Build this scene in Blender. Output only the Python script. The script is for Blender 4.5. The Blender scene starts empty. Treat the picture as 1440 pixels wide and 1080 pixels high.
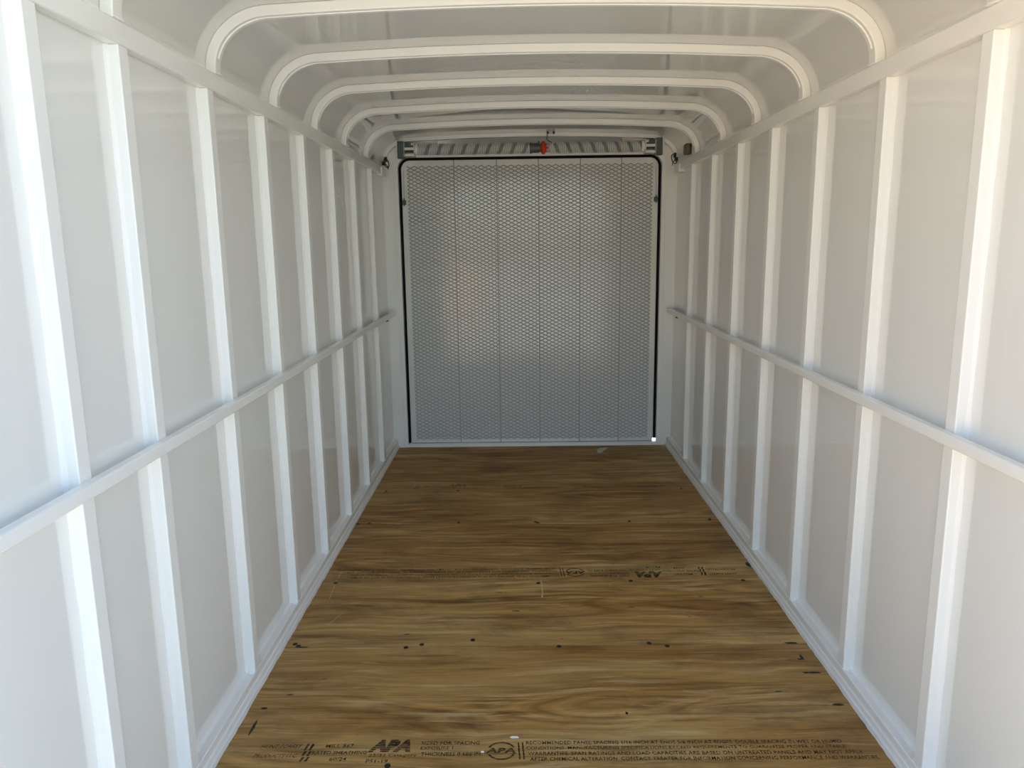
import bpy, bmesh, math, random
from mathutils import Vector, Matrix, Euler
random.seed(7)
S0 = 1.22                       # everything below is laid out in 1/1.22 metres and scaled once at the end
sc = bpy.context.scene
col = sc.collection

# ------------------------------------------------------------------ camera
CAMX, CAMZ = -0.0656, 1.2015
cd = bpy.data.cameras.new('camera'); cam = bpy.data.objects.new('camera', cd); col.objects.link(cam)
cd.sensor_fit = 'HORIZONTAL'; cd.sensor_width = 36.0
cd.lens = 36.0 * 1066.0 / 1440.0
cd.clip_start = 0.02
PIT, YAW, ROL = 0.186, -0.0111, 0.0131
def rig():
    cy, sy = math.cos(YAW), math.sin(YAW); cp, sp = math.cos(PIT), math.sin(PIT); cr, sr = math.cos(ROL), math.sin(ROL)
    def back(u, v, d):
        u, v = cr*u + sr*v, -sr*u + cr*v
        Y, Z = cp*d + sp*v, -sp*d + cp*v
        return Vector((cy*u + sy*Y, -sy*u + cy*Y, Z))
    return back(1, 0, 0), back(0, 1, 0), back(0, 0, 1)
RX, UP, FW = rig()
m3 = Matrix((RX, UP, -FW)).transposed()
cam.matrix_world = Matrix.Translation(Vector((CAMX, 0, CAMZ)) * S0) @ m3.to_4x4()
sc.camera = cam

# ------------------------------------------------------------------ daylight
w = bpy.data.worlds.new('sky'); sc.world = w; w.use_nodes = True
wn = w.node_tree.nodes; wl = w.node_tree.links; wn.clear()
SUN_EL, SUN_AZ = math.radians(36), math.radians(-52)      # azimuth clockwise from +Y (the far end of the trailer)
sky = wn.new('ShaderNodeTexSky'); sky.sky_type = 'NISHITA'; sky.sun_disc = False
sky.sun_elevation = SUN_EL; sky.sun_rotation = SUN_AZ
bg = wn.new('ShaderNodeBackground'); bg.inputs['Strength'].default_value = 0.22
ow = wn.new('ShaderNodeOutputWorld')
wl.new(sky.outputs[0], bg.inputs[0]); wl.new(bg.outputs[0], ow.inputs[0])
sd = bpy.data.lights.new('sun', 'SUN'); sun = bpy.data.objects.new('sun', sd); col.objects.link(sun)
sd.energy = 9.0; sd.angle = math.radians(0.6); sd.color = (1.0, 0.885, 0.72)
tosun = Vector((math.sin(SUN_AZ)*math.cos(SUN_EL), math.cos(SUN_AZ)*math.cos(SUN_EL), math.sin(SUN_EL)))
sun.rotation_euler = tosun.to_track_quat('Z', 'Y').to_euler()
sun.location = tosun * 20

vs = sc.view_settings
vs.view_transform = 'Standard'; vs.look = 'None'; vs.gamma = 1.0; vs.use_curve_mapping = False
vs.exposure = 1.12
sc.cycles.max_bounces = 20; sc.cycles.diffuse_bounces = 14; sc.cycles.glossy_bounces = 8

# ------------------------------------------------------------------ materials
def lin(r, g, b):
    f = lambda c: (c/255/12.92) if c/255 <= .04045 else ((c/255 + .055)/1.055)**2.4
    return (f(r), f(g), f(b), 1)
def mat(name, color, rough=.4, metal=0.0, coat=0.0, bump=None, spec=.5):
    m = bpy.data.materials.new(name); m.use_nodes = True
    nt = m.node_tree; b = nt.nodes['Principled BSDF']
    b.inputs['Base Color'].default_value = color; b.inputs['Roughness'].default_value = rough
    b.inputs['Metallic'].default_value = metal; b.inputs['Specular IOR Level'].default_value = spec
    if coat: b.inputs['Coat Weight'].default_value = coat; b.inputs['Coat Roughness'].default_value = .06
    if bump:
        tc = nt.nodes.new('ShaderNodeTexCoord'); mp = nt.nodes.new('ShaderNodeMapping')
        mp.inputs['Scale'].default_value = bump[0]
        nz = nt.nodes.new('ShaderNodeTexNoise'); nz.inputs['Scale'].default_value = 1.0; nz.inputs['Detail'].default_value = bump[3] if len(bump) > 3 else 2
        bp = nt.nodes.new('ShaderNodeBump'); bp.inputs['Strength'].default_value = bump[1]; bp.inputs['Distance'].default_value = bump[2]
        nt.links.new(tc.outputs['Object'], mp.inputs[0]); nt.links.new(mp.outputs[0], nz.inputs['Vector'])
        nt.links.new(nz.outputs['Fac'], bp.inputs['Height']); nt.links.new(bp.outputs[0], b.inputs['Normal'])
    return m
WHITE = (.855, .855, .835, 1)
M_PANEL = mat('gloss_white_sheet', WHITE, .03, bump=((1.2, 1.2, .9), .12, .005, 0), spec=1.0)
M_ROOF = mat('gloss_white_roof_sheet', (.78, .78, .76, 1), .015, bump=((2.6, 2.2, 2.6), .4, .006, 0), spec=1.0)
M_FRAME = mat('white_frame_paint', (.88, .88, .86, 1), .17, bump=((60, 60, 60), .05, .002, 3))
M_CAULK = mat('white_caulk', (.86, .86, .85, 1), .35, bump=((90, 90, 90), .3, .003, 3))
M_PLATE = mat('white_end_frame_paint', (.84, .85, .83, 1), .15, bump=((8, 8, 8), .08, .004, 2))
M_DOOR = mat('white_door_paint', (.78, .79, .77, 1), .10, bump=((2.5, 2.5, 2.5), .35, .012, 1), spec=.9)
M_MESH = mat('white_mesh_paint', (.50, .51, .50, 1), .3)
M_RUBBER = mat('black_rubber', (.004, .0045, .006, 1), .7, spec=.15)
M_BLACK = mat('black_plastic', (.008, .008, .009, 1), .35)
M_DARK = mat('dark_grey_steel', (.10, .12, .125, 1), .45, metal=.3)
M_STEEL = mat('overspray_grey_steel', (.42, .45, .45, 1), .4, metal=.2)
M_RED = mat('red_orange_plastic', (.62, .045, .012, 1), .4)
M_BROWN = mat('brown_plastic', (.12, .09, .06, 1), .4)
M_TIP = mat('white_plastic_tip', (.85, .85, .84, 1), .3)
M_SCREW = mat('dark_screw', (.012, .009, .007, 1), .6)
M_PAINTSPOT = mat('white_paint_drop', (.82, .83, .84, 1), .4)
M_SCRATCH = mat('pale_raw_wood', lin(190, 170, 135), .7)
M_SEAL = mat('grey_joint', (.26, .27, .26, 1), .6)
M_GAP = mat('dark_gap', (.03, .022, .013, 1), .9)

# coil springs: painted over with a slanted masking pattern
M_SPRING = mat('striped_spring_paint', (.6, .62, .6, 1), .38)
nt = M_SPRING.node_tree; tc = nt.nodes.new('ShaderNodeTexCoord'); sp = nt.nodes.new('ShaderNodeSeparateXYZ')
at2 = nt.nodes.new('ShaderNodeMath'); at2.operation = 'ARCTAN2'
dv = nt.nodes.new('ShaderNodeMath'); dv.operation = 'DIVIDE'; dv.inputs[1].default_value = 2*math.pi
mx = nt.nodes.new('ShaderNodeMath'); mx.operation = 'MULTIPLY'; mx.inputs[1].default_value = 1/(.067*S0)
ad = nt.nodes.new('ShaderNodeMath'); ad.operation = 'ADD'
fr = nt.nodes.new('ShaderNodeMath'); fr.operation = 'FRACT'
rp = nt.nodes.new('ShaderNodeValToRGB')
e = rp.color_ramp.elements; e[0].position = 0; e[0].color = (.74, .75, .72, 1); e[1].position = .62; e[1].color = (.70, .71, .69, 1)
a = e.new(.70); a.color = (.27, .31, .31, 1); a = e.new(.93); a.color = (.29, .32, .32, 1); a = e.new(1.0); a.color = (.72, .73, .7, 1)
lk = nt.links.new
lk(tc.outputs['Object'], sp.inputs[0]); lk(sp.outputs['Z'], at2.inputs[0]); lk(sp.outputs['Y'], at2.inputs[1])
lk(at2.outputs[0], dv.inputs[0]); lk(sp.outputs['X'], mx.inputs[0]); lk(mx.outputs[0], ad.inputs[0]); lk(dv.outputs[0], ad.inputs[1])
lk(ad.outputs[0], fr.inputs[0]); lk(fr.outputs[0], rp.inputs[0]); lk(rp.outputs[0], nt.nodes['Principled BSDF'].inputs['Base Color'])

def plywood():
    m = bpy.data.materials.new('plywood'); m.use_nodes = True
    nt = m.node_tree; N = nt.nodes.new; L = nt.links.new; b = nt.nodes['Principled BSDF']
    tc = N('ShaderNodeTexCoord'); oi = N('ShaderNodeObjectInfo')
    off = N('ShaderNodeMath'); off.operation = 'MULTIPLY'; off.inputs[1].default_value = 37.0; L(oi.outputs['Random'], off.inputs[0])
    warp = [tc.outputs['Object']]
    def noise(scale, detail=3, rough=.55, dist=0.0, add=0.0):
        mp = N('ShaderNodeMapping'); mp.inputs['Scale'].default_value = scale; mp.inputs['Location'].default_value = (add, add*.7, 0)
        L(warp[0], mp.inputs[0])
        n = N('ShaderNodeTexNoise'); n.noise_dimensions = '4D'; n.inputs['Scale'].default_value = 1; n.inputs['Detail'].default_value = detail
        n.inputs['Roughness'].default_value = rough; n.inputs['Distortion'].default_value = dist
        L(mp.outputs[0], n.inputs['Vector']); L(off.outputs[0], n.inputs['W'])
        return n.outputs['Fac']
    def ramp(v, pts):
        r = N('ShaderNodeValToRGB'); L(v, r.inputs[0]); e = r.color_ramp.elements
        e[0].position, e[0].color = pts[0]; e[1].position, e[1].color = pts[-1]
        for p, c in pts[1:-1]:
            k = e.new(p); k.color = c
        return r.outputs[0]
    def mix(f, c1, c2, mode='MIX'):
        x = N('ShaderNodeMix'); x.data_type = 'RGBA'; x.blend_type = mode
        if hasattr(f, 'is_linked') or hasattr(f, 'links'): L(f, x.inputs[0])
        else: x.inputs[0].default_value = f
        for s, c in ((x.inputs[6], c1), (x.inputs[7], c2)):
            if isinstance(c, tuple): s.default_value = c
            else: L(c, s)
        return x.outputs[2]
    # wander of the grain
    sx = N('ShaderNodeSeparateXYZ'); L(tc.outputs['Object'], sx.inputs[0])
    wv = N('ShaderNodeMath'); wv.operation = 'MULTIPLY_ADD'; wv.inputs[1].default_value = .11; wv.inputs[2].default_value = -.055
    L(noise((1.5, 2.6, 1), 2, .5, 0, 51.0), wv.inputs[0])
    yy = N('ShaderNodeMath'); yy.operation = 'ADD'; L(sx.outputs['Y'], yy.inputs[0]); L(wv.outputs[0], yy.inputs[1])
    cx = N('ShaderNodeCombineXYZ'); L(sx.outputs['X'], cx.inputs['X']); L(yy.outputs[0], cx.inputs['Y'])
    warp[0] = cx.outputs[0]
    tan = ramp(noise((.7, 5.5, 1), 5, .62, .4), [(.30, PLY[0]), (.45, PLY[1]), (.57, PLY[2]), (.74, PLY[3])])
    # growth-ring figure of rotary-cut veneer: irregular pale and brown contour lines
    rings = N('ShaderNodeMath'); rings.operation = 'MULTIPLY'; rings.inputs[1].default_value = 95.0
    L(noise((.5, 3.4, 1), 2, .5, .3, 3.1), rings.inputs[0])
    sn = N('ShaderNodeMath'); sn.operation = 'SINE'; L(rings.outputs[0], sn.inputs[0])
    s01 = N('ShaderNodeMath'); s01.operation = 'MULTIPLY_ADD'; s01.inputs[1].default_value = .5; s01.inputs[2].default_value = .5; L(sn.outputs[0], s01.inputs[0])
    rr = ramp(s01.outputs[0], [(0.0, (1.22, 1.2, 1.14, 1)), (.22, (1, 1, 1, 1)), (.72, (.97, .95, .92, 1)), (1.0, (.74, .66, .54, 1))])
    where = ramp(noise((.9, 3.2, 1), 2, .5, 0, 61.0), [(.38, (0, 0, 0, 1)), (.58, (1, 1, 1, 1))])
    c = mix(where, tan, mix(1.0, tan, rr, 'MULTIPLY'))
    mid = ramp(noise((1.5, 42, 1), 5, .68, .2, 44.0), [(.33, (.62, .54, .42, 1)), (.47, (.98, .97, .95, 1)), (.56, (1, 1, 1, 1)), (.70, (1.2, 1.19, 1.12, 1))])
    c = mix(.95, c, mid, 'MULTIPLY')
    fine = ramp(noise((6, 210, 1), 3, .6), [(.32, (.72, .68, .62, 1)), (.5, (1, 1, 1, 1)), (.72, (1.12, 1.1, 1.06, 1))])
    c = mix(.7, c, fine, 'MULTIPLY')
    streak = ramp(noise((1.1, 17, 1), 6, .7, .3, 8.0), [(.52, (0, 0, 0, 1)), (.64, (1, 1, 1, 1))])
    c = mix(streak, c, mix(.45, c, PLY[4]))
    pale = ramp(noise((2.2, 30, 1), 5, .66, .2, 15.0), [(.53, (0, 0, 0, 1)), (.66, (1, 1, 1, 1))])
    c = mix(pale, c, mix(.6, c, PLY[5]))
    blot = ramp(noise((2.6, 5.2, 1), 5, .68, 0, 21.0), [(.33, (.60, .58, .53, 1)), (.48, (1, 1, 1, 1)), (.56, (1.02, 1.03, .98, 1)), (.72, (1.16, 1.19, 1.06, 1))])
    c = mix(.9, c, blot, 'MULTIPLY')
    speck = ramp(noise((14, 60, 1), 2, .5, 0, 31.0), [(.72, (0, 0, 0, 1)), (.77, (1, 1, 1, 1))])
    c = mix(speck, c, PLY[4])
    L(c, b.inputs['Base Color'])
    b.inputs['Roughness'].default_value = .55; b.inputs['Specular IOR Level'].default_value = .3
    bp = N('ShaderNodeBump'); bp.inputs['Strength'].default_value = .25; bp.inputs['Distance'].default_value = .002
    L(noise((5, 150, 1), 3), bp.inputs['Height']); L(bp.outputs[0], b.inputs['Normal'])
    return m
PLY = [lin(130, 92, 44), lin(160, 121, 66), lin(174, 140, 86), lin(184, 158, 106), lin(74, 46, 17), lin(206, 180, 132)]
M_PLY = plywood()

def ink(name, color, cover):
    m = bpy.data.materials.new(name); m.use_nodes = True
    nt = m.node_tree; b = nt.nodes['Principled BSDF']; b.inputs['Base Color'].default_value = color; b.inputs['Roughness'].default_value = .8
    out = nt.nodes['Material Output']; tr = nt.nodes.new('ShaderNodeBsdfTransparent'); mx = nt.nodes.new('ShaderNodeMixShader')
    tc = nt.nodes.new('ShaderNodeTexCoord'); mp = nt.nodes.new('ShaderNodeMapping'); mp.inputs['Scale'].default_value = (40, 260, 1)
    nz = nt.nodes.new('ShaderNodeTexNoise'); nz.inputs['Scale'].default_value = 1; nz.inputs['Detail'].default_value = 3
    rp = nt.nodes.new('ShaderNodeValToRGB'); rp.color_ramp.elements[0].position = .42; rp.color_ramp.elements[0].color = (cover,)*3 + (1,)
    rp.color_ramp.elements[1].position = .62; rp.color_ramp.elements[1].color = (cover*.35,)*3 + (1,)
    l = nt.links.new
    l(tc.outputs['Object'], mp.inputs[0]); l(mp.outputs[0], nz.inputs['Vector']); l(nz.outputs['Fac'], rp.inputs[0])
    l(rp.outputs[0], mx.inputs[0]); l(tr.outputs[0], mx.inputs[1]); l(b.outputs[0], mx.inputs[2]); l(mx.outputs[0], out.inputs['Surface'])
    return m
M_INK = ink('stamp_ink', lin(52, 34, 15), 1.0)
M_INK_FAINT = ink('faded_stamp_ink', lin(50, 28, 11), .95)
M_INK_FAINTER = ink('rubbed_stamp_ink', lin(50, 28, 10), .55)

def ground_mat():
    m = bpy.data.materials.new('bounce_tinted_ground'); m.use_nodes = True
    nt = m.node_tree; b = nt.nodes['Principled BSDF']; b.inputs['Roughness'].default_value = .9
    N = nt.nodes.new; L = nt.links.new
    tc = N('ShaderNodeTexCoord'); n = N('ShaderNodeTexNoise'); n.inputs['Scale'].default_value = 3; n.inputs['Detail'].default_value = 6
    L(tc.outputs['Object'], n.inputs['Vector'])
    def two(a, b):
        r = N('ShaderNodeValToRGB'); r.color_ramp.elements[0].position = .35; r.color_ramp.elements[0].color = a
        r.color_ramp.elements[1].position = .7; r.color_ramp.elements[1].color = b; L(n.outputs['Fac'], r.inputs[0]); return r.outputs[0]
    # unseen left ground coloured warm to throw warm bounce light inside, greyer elsewhere
    sx = N('ShaderNodeSeparateXYZ'); L(tc.outputs['Object'], sx.inputs[0])
    mr = N('ShaderNodeMapRange'); mr.inputs['From Min'].default_value = -1.6; mr.inputs['From Max'].default_value = -.9
    mr.inputs['To Min'].default_value = 1; mr.inputs['To Max'].default_value = 0; L(sx.outputs['X'], mr.inputs['Value'])
    mx = N('ShaderNodeMix'); mx.data_type = 'RGBA'; L(mr.outputs[0], mx.inputs[0])
    L(two((.40, .405, .36, 1), (.50, .50, .45, 1)), mx.inputs[6]); L(two((.60, .43, .25, 1), (.70, .53, .33, 1)), mx.inputs[7])
    L(mx.outputs[2], b.inputs['Base Color'])
    return m
M_GROUND = ground_mat()

# ------------------------------------------------------------------ mesh helpers
class MB:
    def __init__(s): s.v = []; s.f = []
    def add(s, vs, fs):
        o = len(s.v); s.v += [tuple(p) for p in vs]; s.f += [tuple(i + o for i in f) for f in fs]; return s
    def box(s, x0, x1, y0, y1, z0, z1):
        x0, x1 = sorted((x0, x1)); y0, y1 = sorted((y0, y1)); z0, z1 = sorted((z0, z1))
        return s.add([(x0,y0,z0),(x1,y0,z0),(x1,y1,z0),(x0,y1,z0),(x0,y0,z1),(x1,y0,z1),(x1,y1,z1),(x0,y1,z1)],
                     [(0,3,2,1),(4,5,6,7),(0,1,5,4),(1,2,6,5),(2,3,7,6),(3,0,4,7)])
    def prism(s, pts, y0, y1, axis='y'):
        n = len(pts)
        def P(a, b, c): return {'y': (a, c, b), 'x': (c, a, b), 'z': (a, b, c)}[axis]
        vs = [P(a, b, y0) for a, b in pts] + [P(a, b, y1) for a, b in pts]
        return s.add(vs, [tuple(range(n)), tuple(range(2*n-1, n-1, -1))] + [(i, n+i, n+(i+1) % n, (i+1) % n) for i in range(n)])
    def tube(s, path, r, n=10, caps=True, closed=False):
        pts = [Vector(p) for p in path]; k = len(pts); vs = []
        rs = r if isinstance(r, (list, tuple)) else [r]*k
        nrm = None
        for i, p in enumerate(pts):
            t = ((pts[(i+1) % k] if (closed or i < k-1) else p) - (pts[i-1] if (closed or i > 0) else p)).normalized()
            if nrm is None:
                nrm = t.orthogonal().normalized()
            nrm = (nrm - t*nrm.dot(t)).normalized(); bi = t.cross(nrm)
            for j in range(n):
                a = 2*math.pi*j/n; vs.append(p + nrm*math.cos(a)*rs[i] + bi*math.sin(a)*rs[i])
        fs = []
        for i in range(k if closed else k-1):
            i2 = (i+1) % k
            for j in range(n):
                fs.append((i*n+j, i*n+(j+1) % n, i2*n+(j+1) % n, i2*n+j))
        if caps and not closed:
            fs.append(tuple(range(n-1, -1, -1))); fs.append(tuple((k-1)*n+j for j in range(n)))
        return s.add(vs, fs)
    def sweep(s, rings, closed_path=False):
        n = len(rings[0]); vs = [p for r in rings for p in r]; fs = []; k = len(rings)
        for i in range(k if closed_path else k-1):
            i2 = (i+1) % k
            for j in range(n): fs.append((i*n+j, i*n+(j+1) % n, i2*n+(j+1) % n, i2*n+j))
        if not closed_path: fs.append(tuple(range(n-1, -1, -1))); fs.append(tuple((k-1)*n+j for j in range(n)))
        return s.add(vs, fs)
    def ball(s, c, rx, ry, rz, nu=14, nv=9):
        vs = [(c[0], c[1], c[2]-rz)]; fs = []
        for i in range(1, nv):
            t = -math.pi/2 + math.pi*i/nv
            for j in range(nu):
                p = 2*math.pi*j/nu; vs.append((c[0]+rx*math.cos(t)*math.cos(p), c[1]+ry*math.cos(t)*math.sin(p), c[2]+rz*math.sin(t)))
        vs.append((c[0], c[1], c[2]+rz)); top = len(vs)-1
        for j in range(nu):
            fs.append((0, 1+(j+1) % nu, 1+j)); fs.append((top, 1+(nv-2)*nu+j, 1+(nv-2)*nu+(j+1) % nu))
            for i in range(nv-2): fs.append((1+i*nu+j, 1+i*nu+(j+1) % nu, 1+(i+1)*nu+(j+1) % nu, 1+(i+1)*nu+j))
        return s.add(vs, fs)
def obj(name, mb, m, parent=None, loc=(0, 0, 0), bevel=0, smooth=False, fix=True):
    me = bpy.data.meshes.new(name); me.from_pydata(mb.v, [], mb.f); me.update()
    if fix:
        bm = bmesh.new(); bm.from_mesh(me); bmesh.ops.recalc_face_normals(bm, faces=bm.faces); bm.to_mesh(me); bm.free()
    me.materials.append(m)
    o = bpy.data.objects.new(name, me); col.objects.link(o); o.location = loc
    if parent: o.parent = parent
    if bevel:
        md = o.modifiers.new('bevel', 'BEVEL'); md.width = bevel*S0; md.segments = 3; md.limit_method = 'ANGLE'; md.angle_limit = math.radians(40); md.harden_normals = True
    if bevel or smooth:
        me.polygons.foreach_set('use_smooth', [True]*len(me.polygons))
        if smooth and not bevel: me.set_sharp_from_angle(angle=math.radians(35))
    return o
def tag(o, label, cat, group=None):
    o['label'] = label; o['category'] = cat
    if group: o['group'] = group
    return o
def struct(o, label=None, cat=None):
    o['kind'] = 'structure'
    if label: o['label'] = label
    if cat: o['category'] = cat
    return o
def empty(name, loc):
    o = bpy.data.objects.new(name, None); col.objects.link(o); o.location = loc; o.empty_display_size = .1; return o
ORD = ['first', 'second', 'third', 'fourth', 'fifth', 'sixth', 'seventh', 'eighth']

# ------------------------------------------------------------------ shell dimensions
YO, YP = 0.92, 4.375            # the open end near the camera, the rear frame plate
XW, XF = 0.823, 0.798           # side sheet, inner face of the studs and rails
ZB, ZT0, ZT1 = 0.052, 1.568, 1.612   # top of bottom rail, bottom and top of the top rail
ZM0, ZM1 = 0.790, 0.815         # mid rail
def profile(off=0.0, n=14):     # roof cross-section from right foot over the crown to left foot
    half = []
    half.append((XF + off, ZT1))
    for i in range(n+1):
        a = math.pi/2*i/n
        half.append((.658 + (XF - .658 + off)*math.cos(a), 1.622 + (.120 + off)*math.sin(a)))
    for i in range(1, 9):
        x = .658*(1 - i/8); half.append((x, 1.742 + off + .0175*(1 - (x/.658)**2)))
    return half + [(-x, z) for x, z in half[-2::-1]]

# ---- setting
g = MB(); g.add([(-40, -40, -.45), (40, -40, -.45), (40, 40, -.45), (-40, 40, -.45)], [(0, 1, 2, 3)])
struct(obj('ground', g, M_GROUND), 'sunlit ground outside the trailer, tinted warm on its unseen left for bounce light', 'ground')
for s, nm in ((-1, 'left'), (1, 'right')):
    b = MB().box(s*XW, s*(XW + .012), YO, YP + .03, -.06, 1.64)
    struct(obj('wall_' + nm, b, M_PANEL), 'glossy white sheet metal wall on the %s side, behind its studs' % nm, 'wall')
# roof sheet with thickness, open underneath
pr_i, pr_o = profile(.0255), profile(.038)
r = MB(); ring = pr_i + pr_o[::-1]
r.sweep([[(x, y, z) for x, z in ring] for y in (YO, 1.0, 2.0, 3.0, YP + .03)])
struct(obj('ceiling', r, M_ROOF, smooth=True), 'glossy white curved roof sheet above the roof bows', 'ceiling')

# ---- floor: steel deck with plywood sheets
fl = obj('floor', MB().box(-.80, .80, YO, 4.38, -.05, -.0165), M_GAP)
struct(fl, 'brown plywood trailer floor of several sheets', 'floor')
cuts = [YO, 1.103, 2.106, 3.109, 4.154, 4.377]
for a, b in zip(cuts[:-1], cuts[1:]):
    obj('plywood_sheet', MB().box(-.797, .797, -(b-a)/2 + .0021, (b-a)/2 - .0021, -.016, 0), M_PLY, fl, (0, (a+b)/2, 0), bevel=.0012)

# printed panel stamps
def text_mesh(body, x0, x1, y0, y1, mb, shear=0.0, bold=.016):
    c = bpy.data.curves.new('t', 'FONT'); c.body = body; c.space_character = 1.05; c.resolution_u = 2; c.offset = bold
    o = bpy.data.objects.new('t', c); col.objects.link(o)
    bpy.context.view_layer.update()
    me = o.to_mesh(); vs = [v.co.copy() for v in me.vertices]; fs = [tuple(p.vertices) for p in me.polygons]
    o.to_mesh_clear(); bpy.data.objects.remove(o); bpy.data.curves.remove(c)
    xa, xb = min(v.x for v in vs), max(v.x for v in vs); ya, yb = min(v.y for v in vs), max(v.y for v in vs)
    out = []
    for v in vs:
        u = (v.x-xa)/(xb-xa); t = (v.y-ya)/(yb-ya)
        out.append((x0 + (x1-x0)*u + shear*(t-.5)*(y1-y0), y0 + (y1-y0)*t, 0))
    mb.add(out, fs)
def rect(mb, x0, x1, y0, y1, sh=0.0):
    mb.add([(x0-sh/2, y0, 0), (x1-sh/2, y0, 0), (x1+sh/2, y1, 0), (x0+sh/2, y1, 0)], [(0, 1, 2, 3)])
def arc_band(mb, cx, cy, rx, ry, wd, a0, a1, n=18):
    vs = []
    for i in range(n+1):
        a = math.radians(a0 + (a1-a0)*i/n)
        vs += [(cx + rx*math.cos(a), cy + ry*math.sin(a), 0), (cx + (rx-wd)*math.cos(a), cy + (ry-wd)*math.sin(a), 0)]
    mb.add(vs, [(2*i, 2*i+2, 2*i+3, 2*i+1) for i in range(n)])
def stamp():
    mb = MB()
    T = lambda b, x0, x1, yc, h=.013, sh=0.0: text_mesh(b, x0, x1, yc - h/2, yc + h/2, mb, sh)
    T('HUNT FOREST', -.705, -.607, .021, .013, .3); T('PRODUCTS LLC.', -.712, -.607, -.013, .013, .3)
    for x in (-.597, -.585):
        for y0, y1 in ((.006, .03), (-.015, .003), (-.034, -.018)): rect(mb, x, x+.006, y0, y1, .004)
    T('MILL 567', -.548, -.480, .022); T('RATED SHEATHING', -.575, -.444, -.003); T('60/24', -.528, -.488, -.026)
    # large striped block letters
    big = MB(); text_mesh('APA', -.437, -.334, 0, .046, big, .25, .07)
    big = [tuple(p) for p in big.v], big.f
    bm = bmesh.new(); vv = [bm.verts.new(p) for p in big[0]]
    for f in big[1]:
        try: bm.faces.new([vv[i] for i in f])
        except ValueError: pass
    for yc in (.0065, .0135, .0205, .0275, .0345, .0405):
        for y in (yc - .0009, yc + .0009):
            bmesh.ops.bisect_plane(bm, geom=bm.verts[:] + bm.edges[:] + bm.faces[:], plane_co=(0, y, 0), plane_no=(0, 1, 0))
    kill = [f for f in bm.faces if any(abs(f.calc_center_median().y - yc) < .0009 for yc in (.0065, .0135, .0205))]
    bmesh.ops.delete(bm, geom=kill, context='FACES')
    bm.verts.index_update()
    mb.add([(v.co.x, v.co.y - .002, 0) for v in bm.verts], [tuple(v.index for v in f.verts) for f in bm.faces]); bm.free()
    # make the block letters heavy
    T('23/32 Category', -.437, -.322, -.015); T('PS1-19', -.440, -.388, -.034)
    T('SIZED FOR SPACING', -.316, -.174, .030, .013); T('EXPOSURE 1', -.316, -.238, .012, .012); T('THICKNESS 0.688 IN.', -.313, -.166, -.011, .014)
    cx, cy = -.1205, .0
    arc_band(mb, cx, cy, .035, .033, .005, 25, 155); arc_band(mb, cx, cy, .035, .033, .005, 205, 335)
    text_mesh('APA', cx - .036, cx + .036, cy - .008, cy + .011, mb, .2, .04)
    rect(mb, cx - .037, cx + .037, cy - .0115, cy - .0095); 
    for x in (-.080, -.070): rect(mb, x, x+.004, -.031, .030, -.004)
    T('RECOMMENDED PANEL SPACING 1/16 INCH AT ENDS 5/8 INCH AT EDGES. DOUBLE SPACING IN WET OR HUMID', -.061, .704, .029)
    T('CONDITIONS. MANUFACTURING SPECIFICATIONS EXCEED REQUIREMENTS TO GUARANTEE PROPER AND STABLE', -.061, .706, .009, .0125)
    T('WARRANTIES. SPAN RATINGS AND LOAD CAPACITIES ARE BASED ON UNTREATED PANELS AND MAY NOT APPLY', -.057, .738, -.0105)
    T('AFTER CHEMICAL ALTERATION. CONTACT TREATER FOR INFORMATION CONCERNING PERFORMANCE AND WARRANTIES.', -.052, .768, -.030)
    return mb
ST = stamp()
obj('printed_stamp', ST, M_INK, fl, (0, 1.6245, .0005), fix=False)
flip = MB(); flip.v = [(-x, -y*1.12, z) for x, y, z in ST.v]; flip.f = ST.f
obj('printed_stamp', flip, M_INK_FAINT, fl, (.008, 2.6185, .0005), fix=False)
obj('printed_stamp', ST, M_INK_FAINTER, fl, (.0, 3.622, .0005), fix=False)

# screws driven into the sheets
def screw_mb():
    mb = MB(); n = 12
    vs = [(0, 0, .0012)] + [(.0055*math.cos(2*math.pi*i/n), .0062*math.sin(2*math.pi*i/n), .0005) for i in range(n)]
    vs += [(.0075*math.cos(2*math.pi*i/n), .0085*math.sin(2*math.pi*i/n), .0004) for i in range(n)]
    mb.add(vs, [(0, 1+i, 1+(i+1) % n) for i in range(n)] + [(1+i, 1+n+i, 1+n+(i+1) % n, 1+(i+1) % n) for i in range(n)])
    return mb
SC = [(-.4197, 2.100), (-.3738, 2.116), (-.2198, 2.141), (.0424, 2.100), (.316, 2.115), (.3672, 2.098), (-.7384, 2.545),
      (-.009, 2.531), (.3225, 2.543), (.7233, 2.541), (-.7321, 3.133), (-.779, 3.128), (-.3406, 3.132), (-.0061, 3.132), (.004, 3.120),
      (.4016, 3.130), (.752, 3.139), (.755, 3.150), (-.7317, 3.564), (-.3778, 3.564), (.7178, 3.564), (-.3858, 1.574), (-.7624, 2.124), (-.749, 2.112)]
first = None
for x, y in SC:
    if first is None: first = obj('screw_head', screw_mb(), M_SCREW, fl, (x, y, 0), smooth=True); o = first
    else:
        o = first.copy(); col.objects.link(o); o.location = (x, y, 0)
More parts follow.
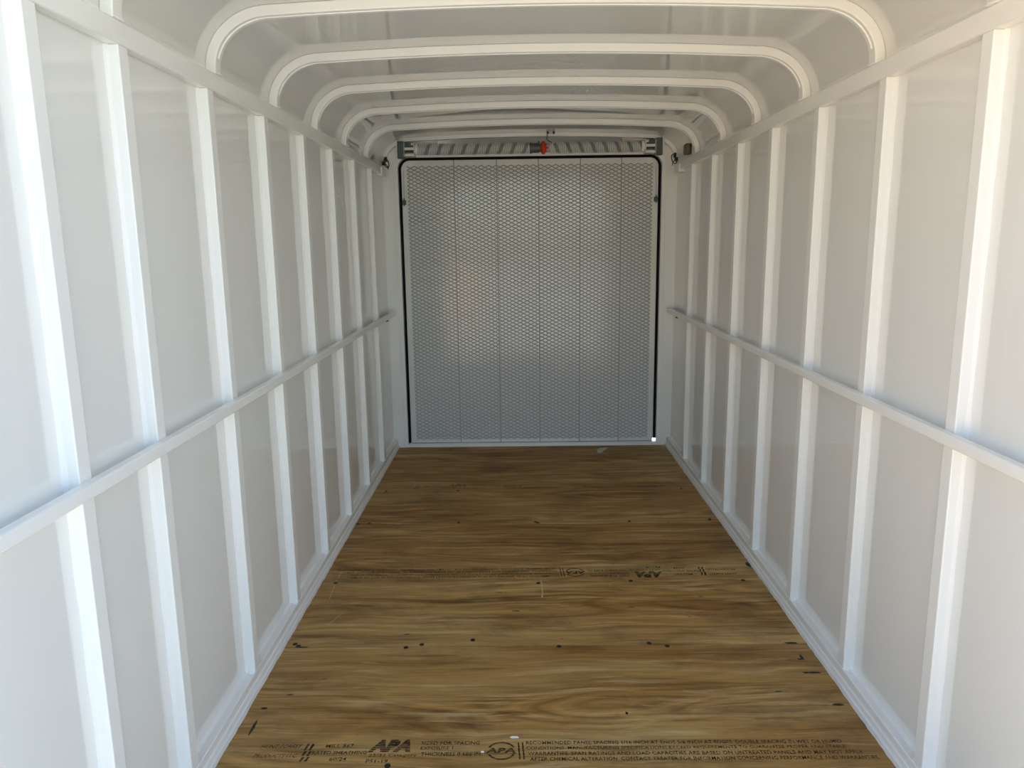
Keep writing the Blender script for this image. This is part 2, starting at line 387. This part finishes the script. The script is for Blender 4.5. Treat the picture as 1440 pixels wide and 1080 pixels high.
# scuffs and stray marks
def strip(pts, wd, z=.0004):
    mb = MB(); vs = []
    for i, (x, y) in enumerate(pts):
        k = wd[i] if isinstance(wd, (list, tuple)) else wd
        vs += [(x - k, y, z), (x + k, y, z)]
    mb.add(vs, [(2*i, 2*i+1, 2*i+3, 2*i+2) for i in range(len(pts)-1)]); return mb
obj('scratch', strip([(.001, 2.555), (.004, 2.50), (.0035, 2.45), (.001, 2.421)], [.0012, .002, .0018, .003]), M_SCRATCH, fl)
obj('scratch', strip([(-.002, 2.422), (.0035, 2.419)], [.002, .002]), M_SCRATCH, fl)
obj('scratch', strip([(-.742, 2.640), (-.7385, 2.585)], [.0008, .0012]), M_SCRATCH, fl)
obj('scratch', strip([(-.741, 2.572), (-.735, 2.49), (-.731, 2.42)], [.0006, .0012, .0010]), M_SCRATCH, fl)
obj('scratch', strip([(-.662, 2.318), (-.678, 2.275), (-.692, 2.238)], [.0008, .0012, .0012]), M_SCRATCH, fl)
def blob(x, y, rx, ry, n=14):
    mb = MB(); vs = [(x, y, .0012)]
    for i in range(n):
        a = 2*math.pi*i/n; k = random.uniform(.8, 1.15); vs.append((x + rx*k*math.cos(a), y + ry*k*math.sin(a), .0003))
    mb.add(vs, [(0, 1+i, 1+(i+1) % n) for i in range(n)]); return mb
obj('paint_drop', blob(-.0903, 1.675, .012, .0055), M_PAINTSPOT, fl, smooth=True)
obj('paint_drop', blob(-.166, 1.621, .0045, .004), M_PAINTSPOT, fl, smooth=True)
M_SMEAR = mat('pale_smear', lin(200, 198, 180), .7)
obj('pale_smear', strip([(.385, 4.21), (.395, 4.26), (.415, 4.31), (.44, 4.33)], [.012, .02, .024, .012]), M_SMEAR, fl)
# splinters where the veneer is broken away along the right edge
for x, y, rx, ry in [(.742, 2.110, .022, .006), (.752, 1.95, .02, .005), (.728, 1.95, .01, .004), (.757, 1.80, .016, .005), (.745, 2.03, .004, .014), (.739, 2.02, .011, .004),
                     (-.735, 2.106, .02, .004), (-.752, 1.72, .004, .03), (-.75, 1.80, .01, .005), (.7803, 2.673, .008, .022), (-.7, 1.86, .01, .003), (.62, 1.86, .012, .002), (.2, 1.77, .004, .006)]:
    obj('veneer_chip', blob(x, y, rx, ry, 9), M_SCREW, fl)

# ---- bottom rails
for s, nm in ((-1, 'left'), (1, 'right')):
    o = tag(obj('bottom_rail', MB().box(0, -s*.0255, YO, YP - .001, 0, ZB + .03), M_FRAME, None, (s*(XW - .0), 0, -.03), bevel=.003),
            'white bottom rail along the floor edge under the %s wall studs' % nm, 'rail')
    # two-step angle at the floor with a wavy painted edge
    mb = MB(); rings = []; yy = YO
    while yy < YP - .002:
        j = random.uniform(-.0012, .0012)
        rings.append([(-s*.0255, yy, .031), (-s*.0255, yy, .030 + .030), (-s*.0290, yy, .030 + .0285), (-s*.0305, yy, .030 + .0165), (-s*(.0335 + j*.5), yy, .030 + .0135), (-s*(.0345 + j), yy, .0302)])
        yy += .02
    mb.sweep(rings); obj('floor_angle', mb, M_CAULK, o, smooth=True)
    bl = MB(); rings = []; yy = YO
    while yy < YP - .002:
        k = .0055 + .0012*random.random()
        rings.append([(0, yy, ZB + .03), (0, yy, ZB + .03 + k*1.2), (-s*k*.45, yy, ZB + .03 + k*.4), (-s*k, yy, ZB + .03)]); yy += .02
    bl.sweep(rings); obj('caulk_bead', bl, M_CAULK, o, smooth=True)
# ---- top rails
for s, nm in ((-1, 'left'), (1, 'right')):
    o = tag(obj('top_rail', MB().box(0, -s*.0255, YO, 4.300, ZT0, ZT1), M_FRAME, None, (s*XW, 0, 0), bevel=.004),
            'white top rail under the roof curve along the %s wall' % nm, 'rail')
    mb = MB().box(0, -s*.031, 4.185, 4.302, ZT0 - .012, ZT1 - .012); obj('splice_plate', mb, M_PLATE, o, bevel=.002)
    bl = MB(); rings = []; yy = YO
    while yy < 4.29:
        k = .005 + .001*random.random()
        rings.append([(0, yy, ZT1), (0, yy, ZT1 + k), (-s*k*.4, yy, ZT1 + k*.4), (-s*k, yy, ZT1)]); yy += .04
    bl.sweep(rings); obj('caulk_bead', bl, M_CAULK, o, smooth=True)
# ---- stud positions and mid rails
YL = [1.236] + [1.514 + .4064*i for i in range(7)]
YR = [1.509 + .4064*i for i in range(7)]
for s, nm in ((-1, 'left'), (1, 'right')):
    o = tag(obj('mid_rail', MB().box(0, -s*.0195, YO, 4.372, ZM0, ZM1), M_FRAME, None, (s*XF, 0, 0), bevel=.003),
            'white horizontal rail across the middle of the %s wall studs' % nm, 'rail')
    edges = [YO] + [v for y in (YL if s < 0 else YR) for v in (y - .0375, y + .0005)] + [YP - .001]
    for ya, yb in zip(edges[::2], edges[1::2]):  # unseen strips added behind the rail to keep light out of the slot
        obj('shade_ledge', MB().box(s*(XW - XF) - s*.0003, -s*.001, ya, yb, ZM0 + .001, ZM0 + .004), M_FRAME, o)
    obj('bolt', MB().tube([(0, 4.135, ZM0 - .006), (-s*.013, 4.135, ZM0 - .006)], .006, 10), M_DARK, o, smooth=True)
# ---- studs
for s, nm, ys in ((-1, 'left', YL), (1, 'right', YR)):
    n = len(ys); proto = None; kids = []
    for i, y in enumerate(ys):
        loc = (s*XW, y - .0185, ZB)
        if proto is None:
            H = ZT0 - ZB
            proto = obj('wall_stud', MB().box(0, -s*.0252, -.0185, .0185, 0, H), M_FRAME, None, loc, bevel=.0028); st = proto
            for sy in (-1, 1):
                rings = []; k = 0
                while k <= 60:
                    z = H*k/60; q = .0062 + .0012*math.sin(k*.9 + sy) + random.uniform(-.0006, .0006)
                    rings.append([(0, sy*.0185, z), (0, sy*(.0185 + q*1.05), z), (-s*q*.45, sy*(.0185 + q*.4), z), (-s*q, sy*.0185, z)]); k += 1
                kids.append(obj('caulk_bead', MB().sweep(rings), M_CAULK, st, smooth=True))
            rings = []
            for k in range(13):
                t = -1 + 2*k/12; q = .0042 + random.uniform(-.0014, .0018)
                rings.append([(-s*.0225, t*.0195, .0005), (-s*.0225, t*.0195, q + .002), (-s*(.0252 + q*.25), t*.0195, q*.7), (-s*(.0252 + q*.2), t*.0195, .0005)])
            kids.append(obj('weld_bead', MB().sweep(rings), M_CAULK, st, smooth=True))
            kids.append(obj('weld_bead', MB().sweep([[(-s*.006, -.0180 - .004*random.random()*0, .0), (-s*.010, -.0235, .0), (-s*.017, -.0225, .0075), (-s*.009, -.0195, .010)], [(-s*.018, -.0180, .0), (-s*.0235, -.0235, .0), (-s*.0245, -.021, .006), (-s*.022, -.0185, .009)]]), M_CAULK, st, smooth=True))
        else:
            st = proto.copy(); col.objects.link(st); st.location = loc
            for c in kids:
                d = c.copy(); d.parent = st; col.objects.link(d)
        j = n - 1 - i
        if i == 0: lab = 'white %s wall stud nearest the camera, the frontmost upright on that side' % nm
        elif j == 0: lab = 'white %s wall stud closest to the rear ramp door' % nm
        else: lab = 'white %s wall stud, %s upright back from the camera on that side' % (nm, ORD[i])
        tag(st, lab, 'stud', 'studs of the %s wall' % nm)
# ---- roof bows
prf, pro = profile(0.0), profile(.0253)
def bow_rings(y0, y1, a, b):
    return [[(xi, y0, zi), (xi, y1, zi), (xo, y1, zo), (xo, y0, zo)] for (xi, zi), (xo, zo) in zip(a, b)]
proto = None
for i in range(6):
    y = 1.983 + .4752*(i - 1)
    if proto is None:
        proto = obj('roof_bow', MB().sweep(bow_rings(-.0185, .0185, prf, pro)), M_FRAME, None, (0, y - .0185, 0), bevel=.0035); bw = proto
        kids = []
        for sx in (-1, 1):
            mb = MB(); mb.ball((sx*(XF - .001), 0, ZT1 + .002), .0045, .019, .0035); kids.append(obj('weld_bead', mb, M_CAULK, bw, smooth=True))
        mb = MB(); pr2 = [(x*.9975, z - .0022) for x, z in prf]
        mb.sweep([[(x, -.0075, z + .003), (x, .0075, z + .003), (x2, .0045, z2), (x2, -.0045, z2)] for (x, z), (x2, z2) in zip(prf[3:-3], pr2[3:-3])])
        kids.append(obj('seam_ridge', mb, M_FRAME, bw, smooth=True))
    else:
        bw = proto.copy(); col.objects.link(bw); bw.location = (0, y - .0185, 0)
        for c in kids:
            d = c.copy(); d.parent = bw; col.objects.link(d)
    if i == 0: lab = 'white roof bow nearest the camera, only its two feet in view at the top corners'
    elif i == 5: lab = 'white roof bow closest to the rear door spring, smallest in view'
    else: lab = 'white arched roof bow, %s whole hoop back from the camera' % ORD[i-1]
    tag(bw, lab, 'roof bow', 'roof bows')

# ------------------------------------------------------------------ rear end frame
def rrect(hw, z0, z1, r, n=8):
    pts = [(hw, z0)]
    for i in range(n+1):
        a = math.pi/2*i/n; pts.append((hw - r + r*math.cos(a), z1 - r + r*math.sin(a)))
    return pts + [(-x, z) for x, z in pts[::-1]]
outer = [(XW + .004, -.04)] + [(x, z) for x, z in profile(.027)] + [(-XW - .004, -.04)]
def plate(loops, y, th):
    bm = bmesh.new()
    for lp in loops:
        vs = [bm.verts.new((x, 0, z)) for x, z in lp]
        for k in range(len(vs)): bm.edges.new((vs[k], vs[(k+1) % len(vs)]))
    bmesh.ops.triangle_fill(bm, use_beauty=True, edges=bm.edges[:])
    r = bmesh.ops.extrude_face_region(bm, geom=bm.faces[:])
    for v in r['geom']:
        if isinstance(v, bmesh.types.BMVert): v.co.y += th
    bmesh.ops.recalc_face_normals(bm, faces=bm.faces[:])
    bm.verts.index_update()
    mb = MB(); mb.v = [(v.co.x, v.co.y, v.co.z) for v in bm.verts]; mb.f = [tuple(v.index for v in f.verts) for f in bm.faces]; bm.free(); return mb
HW, HZ0, HZ1 = .737, .0185, 1.667
win = [(.512, 1.7085), (.512, 1.768), (-.512, 1.768), (-.512, 1.7085)]
wb = obj('wall_back', plate([outer, rrect(HW, HZ0, HZ1, .06), win], 0, .0295), M_PLATE, None, (0, YP, 0), fix=False)
struct(wb, 'white rear end frame plate around the ramp door', 'wall')
hb = MB().box(-.53, .53, .105, .111, 1.698, 1.790).box(-.53, .53, .0362, .105, 1.698, 1.703).box(-.53, .53, .0296, .105, 1.786, 1.790).box(-.53, -.525, .0362, .105, 1.703, 1.786).box(.525, .53, .0362, .105, 1.703, 1.786)
obj('header_pocket', hb, M_PLATE, wb)
# raised flange around the opening
fo, fi = rrect(.758, HZ0, HZ1 + .021, .075, 10), rrect(HW + .001, HZ0, HZ1 + .001, .06, 10)
obj('opening_flange', MB().sweep([[(a[0], 0, a[1]), (a[0], -.005, a[1]), (b[0], -.005, b[1]), (b[0], .001, b[1])] for a, b in zip(fo, fi)]), M_FRAME, wb, bevel=.0012)
# arch strip across the top
pa, pb = [(x*1.0, z + .002) for x, z in profile(0.004)], profile(.0258)
obj('arch_strip', MB().sweep([[(a[0], -.042, a[1]), (a[0], .0, a[1]), (b[0], .0, b[1]), (b[0], -.042, b[1])] for a, b in list(zip(pa, pb))[4:-4]]), M_FRAME, wb, bevel=.002)
obj('sill_gap', MB().box(-.72, .717, .0285, .0295, .012, .0205), M_GAP, wb)
tr = obj('trim_1', MB().box(-.79, .79, 0, .03, -.03, .0165), M_FRAME, None, (0, 4.3775, 0), bevel=.002)
struct(tr, 'white metal sill strip across the floor at the rear door', 'sill')

# ---- ramp door
dr = empty('door_1', (0, 4.405, 0))
struct(dr, 'closed white ramp door covered in diamond expanded metal mesh', 'door')
# panel of six boards with grooves between; the lower right corner is notched and lets daylight in
xs = [-.775, -.4250, -.1860, .0490, .2850, .5160, .775]
pan = MB()
for k in range(6):
    a, b = xs[k] + .0025, xs[k+1] - .0025
    if k == 5:
        pan.prism([(a, -.02), (.719, -.02), (.719, .036), (b, .036), (b, 1.70), (a, 1.70)], 0, .02)
    else: pan.box(a, b, 0, .02, -.02, 1.70)
pan.box(-.775, .719, .0055, .03, -.0205, 1.70); pan.box(.7185, .775, .0055, .03, .0362, 1.70)
obj('door_panel', pan, M_DOOR, dr)
sm = MB()
for x in xs[1:-1]: sm.box(x - .0025, x + .0025, .0025, .006, .02, 1.69)
obj('board_joint', sm, M_SEAL, dr)
# expanded metal: raised diagonal strands
ex = MB(); x0, x1, z0, z1 = -.690, .690, .040, 1.622
nx, nz = 33*2, 75*2; dx, dz = (x1-x0)/nx, (z1-z0)/nz
V, F = [], []
for i in range(nx):
    for k in range(nz):
        up = (i + k) % 2 == 0
        za, zb_ = (z0 + k*dz, z0 + (k+1)*dz) if up else (z0 + (k+1)*dz, z0 + k*dz)
        xa, xb = x0 + i*dx, x0 + (i+1)*dx
        o = len(V); hw = .0026
        # a strand is a flat strip set on a slant: its lower edge stands off the door
        for x, z in ((xa, za), (xb, zb_)):
            V += [(x, -.0075, z - hw), (x, -.0060, z - hw - .0006), (x, -.0008, z + hw), (x, -.0025, z + hw + .0006)]
        F += [(o, o+4, o+7, o+3), (o+1, o+2, o+6, o+5), (o, o+1, o+5, o+4), (o+3, o+7, o+6, o+2)]
ex.add(V, F)
obj('expanded_mesh', ex, M_MESH, dr, fix=True)
# black weatherstrip bulb
path = [(-.7290, -.006, .0225)] + [(x, -.006, z) for x, z in rrect(.7285, .09, 1.6600, .056, 10)[::-1]] + [(.7300, -.006, .0385)]
obj('weatherstrip', MB().tube(path, .0072, 10), M_RUBBER, dr, smooth=True)
# side lift cables with their eye brackets
for s in (-1, 1):
    lc = obj('lift_cable', MB().tube([(s*.708, -.006, 1.600), (s*.709, -.007, 1.52), (s*.7105, -.007, 1.44)], .0014, 8), M_STEEL, dr, smooth=True)
    hb = MB().box(s*.700, s*.719, -.014, .0005, 1.412, 1.438); hb.tube([(s*.7095, -.0175, 1.447), (s*.7095, -.0175, 1.405)], .004, 8)
    obj('cable_hook', hb, M_DARK, lc, bevel=.001)

# ---- counterbalance spring above the door
cs = empty('door_spring', (0, 4.328, 1.703))
tag(cs, 'long white coil spring counterbalance mounted above the ramp door', 'spring')
obj('shaft', MB().tube([(-.72, 0, 0), (.72, 0, 0)], .011, 16), M_DARK, cs, smooth=True)
obj('spring_core', MB().tube([(-.62, 0, 0), (.62, 0, 0)], .0225, 20), M_DARK, cs, smooth=True)
def coil(xa, xb, turns, R, r, hand):
    n = turns*14; pts = []
    for i in range(n+1):
        a = 2*math.pi*i/14*hand; x = xa + (xb-xa)*i/n
        pts.append((x - (xa+xb)/2, R*math.cos(a), R*math.sin(a)))
    return MB().tube(pts, r, 6)
for xa, xb, h in ((-.622, .000, 1), (.112, .622, -1)):
    o = obj('coil_spring', coil(xa, xb, int((xb-xa)/.0098), .0265, .0042, h), M_SPRING, cs, ((xa+xb)/2, 0, 0), smooth=True)
    if h < 0: o.scale = (-1, 1, 1)
# centre bearing, dark sleeve, red winding cone
obj('winding_sleeve', MB().tube([(.000, 0, 0), (.012, 0, 0), (.013, 0, 0), (.052, 0, 0)], [.029, .029, .026, .026], 20), M_DARK, cs, smooth=True)
for z in (.026, -.022): obj('set_screw', MB().tube([(.050, -.027, z), (.050, -.04, z)], .005, 8), M_BLACK, cs, smooth=True)
rd = MB().ball((.0745, -.012, 0), .016, .028, .0365, 18, 12)
rd.tube([(.085, -.02, -.002), (.104, -.022, -.002)], [.007, .005], 10); obj('red_cone', rd, M_RED, cs, smooth=True)
obj('bearing', MB().tube([(.092, 0, 0), (.115, 0, 0)], .024, 18), M_STEEL, cs, smooth=True)
# end brackets
for s in (-1, 1):
    bx = MB().box(s*.690, s*.722, -.022, .045, -.044, .043)
    e = obj('end_bracket', bx, M_DARK, cs, bevel=.002)
    obj('bracket_plate', MB().box(s*.724, s*.730, -.03, .046, -.045, .05), M_FRAME, e, bevel=.001)
    obj('bracket_plate', MB().box(s*.630, s*.634, -.034, .046, -.037, .033), M_FRAME, e, bevel=.001)
    obj('bracket_plate', MB().box(s*.684, s*.690, -.026, .046, -.037, .036), M_STEEL, e, bevel=.001)
    obj('bracket_bar', MB().box(s*.634, s*.684, -.026, -.010, -.004, .010), M_FRAME, e, bevel=.002)
    obj('bracket_bar', MB().box(s*.634, s*.684, -.022, .046, -.036, -.022), M_FRAME, e, bevel=.002)
    obj('bearing_block', MB().box(s*.6345, s*.6835, -.018, .046, .013, .035), M_DARK, e, bevel=.002)
    obj('bolt', MB().tube([(s*.642, -.034, .026), (s*.642, -.018, .026)], .006, 8), M_TIP, e, smooth=True)
    obj('winding_cone', MB().tube([(s*.612, 0, 0), (s*.626, 0, 0), (s*.632, 0, 0)], [.031, .031, .02], 18), M_FRAME, cs, smooth=True)

# ---- wiring
lw = empty('lamp_wire', (.10, 4.33, 1.776))
tag(lw, 'thin black wire with two small clips hanging from the roof above the red spring cone', 'wire')
obj('cable', MB().tube([(-.006, -.06, .026), (-.006, -.052, -.004), (-.005, -.05, -.014), (-.008, -.048, -.030), (.001, -.046, -.042), (.014, -.044, -.048), (.027, -.044, -.050)], .0022, 8), M_BLACK, lw, smooth=True)
for x in (-.002, .030): obj('clip', MB().box(x - .006, x + .006, -.056, -.040, -.006, .007), M_BLACK, lw, bevel=.001)
obj('clip_bar', MB().box(.004, .024, -.052, -.040, -.004, .005), M_STEEL, lw, bevel=.001)
obj('wire_tip', MB().ball((.029, -.046, -.0505), .006, .005, .005), M_TIP, lw, smooth=True)
for s, nm in ((-1, 'left'), (1, 'right')):
    k = empty('wire_connector', (s*.796, 4.280, ZT1 + .006))
    tag(k, 'black wire connector with a small loop at the rear end of the %s top rail' % nm, 'connector', 'rear corner wire connectors')
    obj('plug', MB().box(-.010, .008, -.012, .012, .0, .020).box(-s*.010 - .006, -s*.010 + .008, -.008, .008, .018, .044), M_BLACK, k, bevel=.002)
    lp = []
    for q in range(15):
        a = 2*math.pi*q/15; lp.append((-s*(.016 + .015*math.cos(a)), -.016 - .004*math.cos(a), .010 + .022*math.sin(a) + (.01*math.cos(a)*s)))
    obj('loop', MB().tube(lp, .0026, 8, closed=True), M_BLACK, k, smooth=True)
    obj('tail', MB().tube([(-s*.004, -.014, .004), (-s*.012, -.03, .004), (-s*.026, -.035, -.008), (-s*.028, -.035, -.026)], .0022, 8), M_BLACK, k, smooth=True)
    obj('lead', MB().tube([(s*.006, -.01, .012), (s*.012, -.08, .018), (s*.014, -.17, .016), (s*.016, -.26, .012)], .0018, 8), M_STEEL, k, smooth=True)
hs = empty('lamp_housing', (.797, 3.93, ZT1))
tag(hs, 'small brown plastic housing with a black slit beside the last right bow foot', 'housing')
obj('body', MB().box(-.030, .002, -.012, .045, .004, .056), M_BROWN, hs, bevel=.006)
obj('slit', MB().box(-.009, -.003, -.0135, -.010, .008, .052), M_BLACK, hs)

# ------------------------------------------------------------------ scale to real size
mtx = Matrix.Scale(S0, 4)
for me in bpy.data.meshes: me.transform(mtx)
for o in bpy.data.objects:
    if o.type in {'MESH', 'EMPTY'}: o.location = o.location * S0
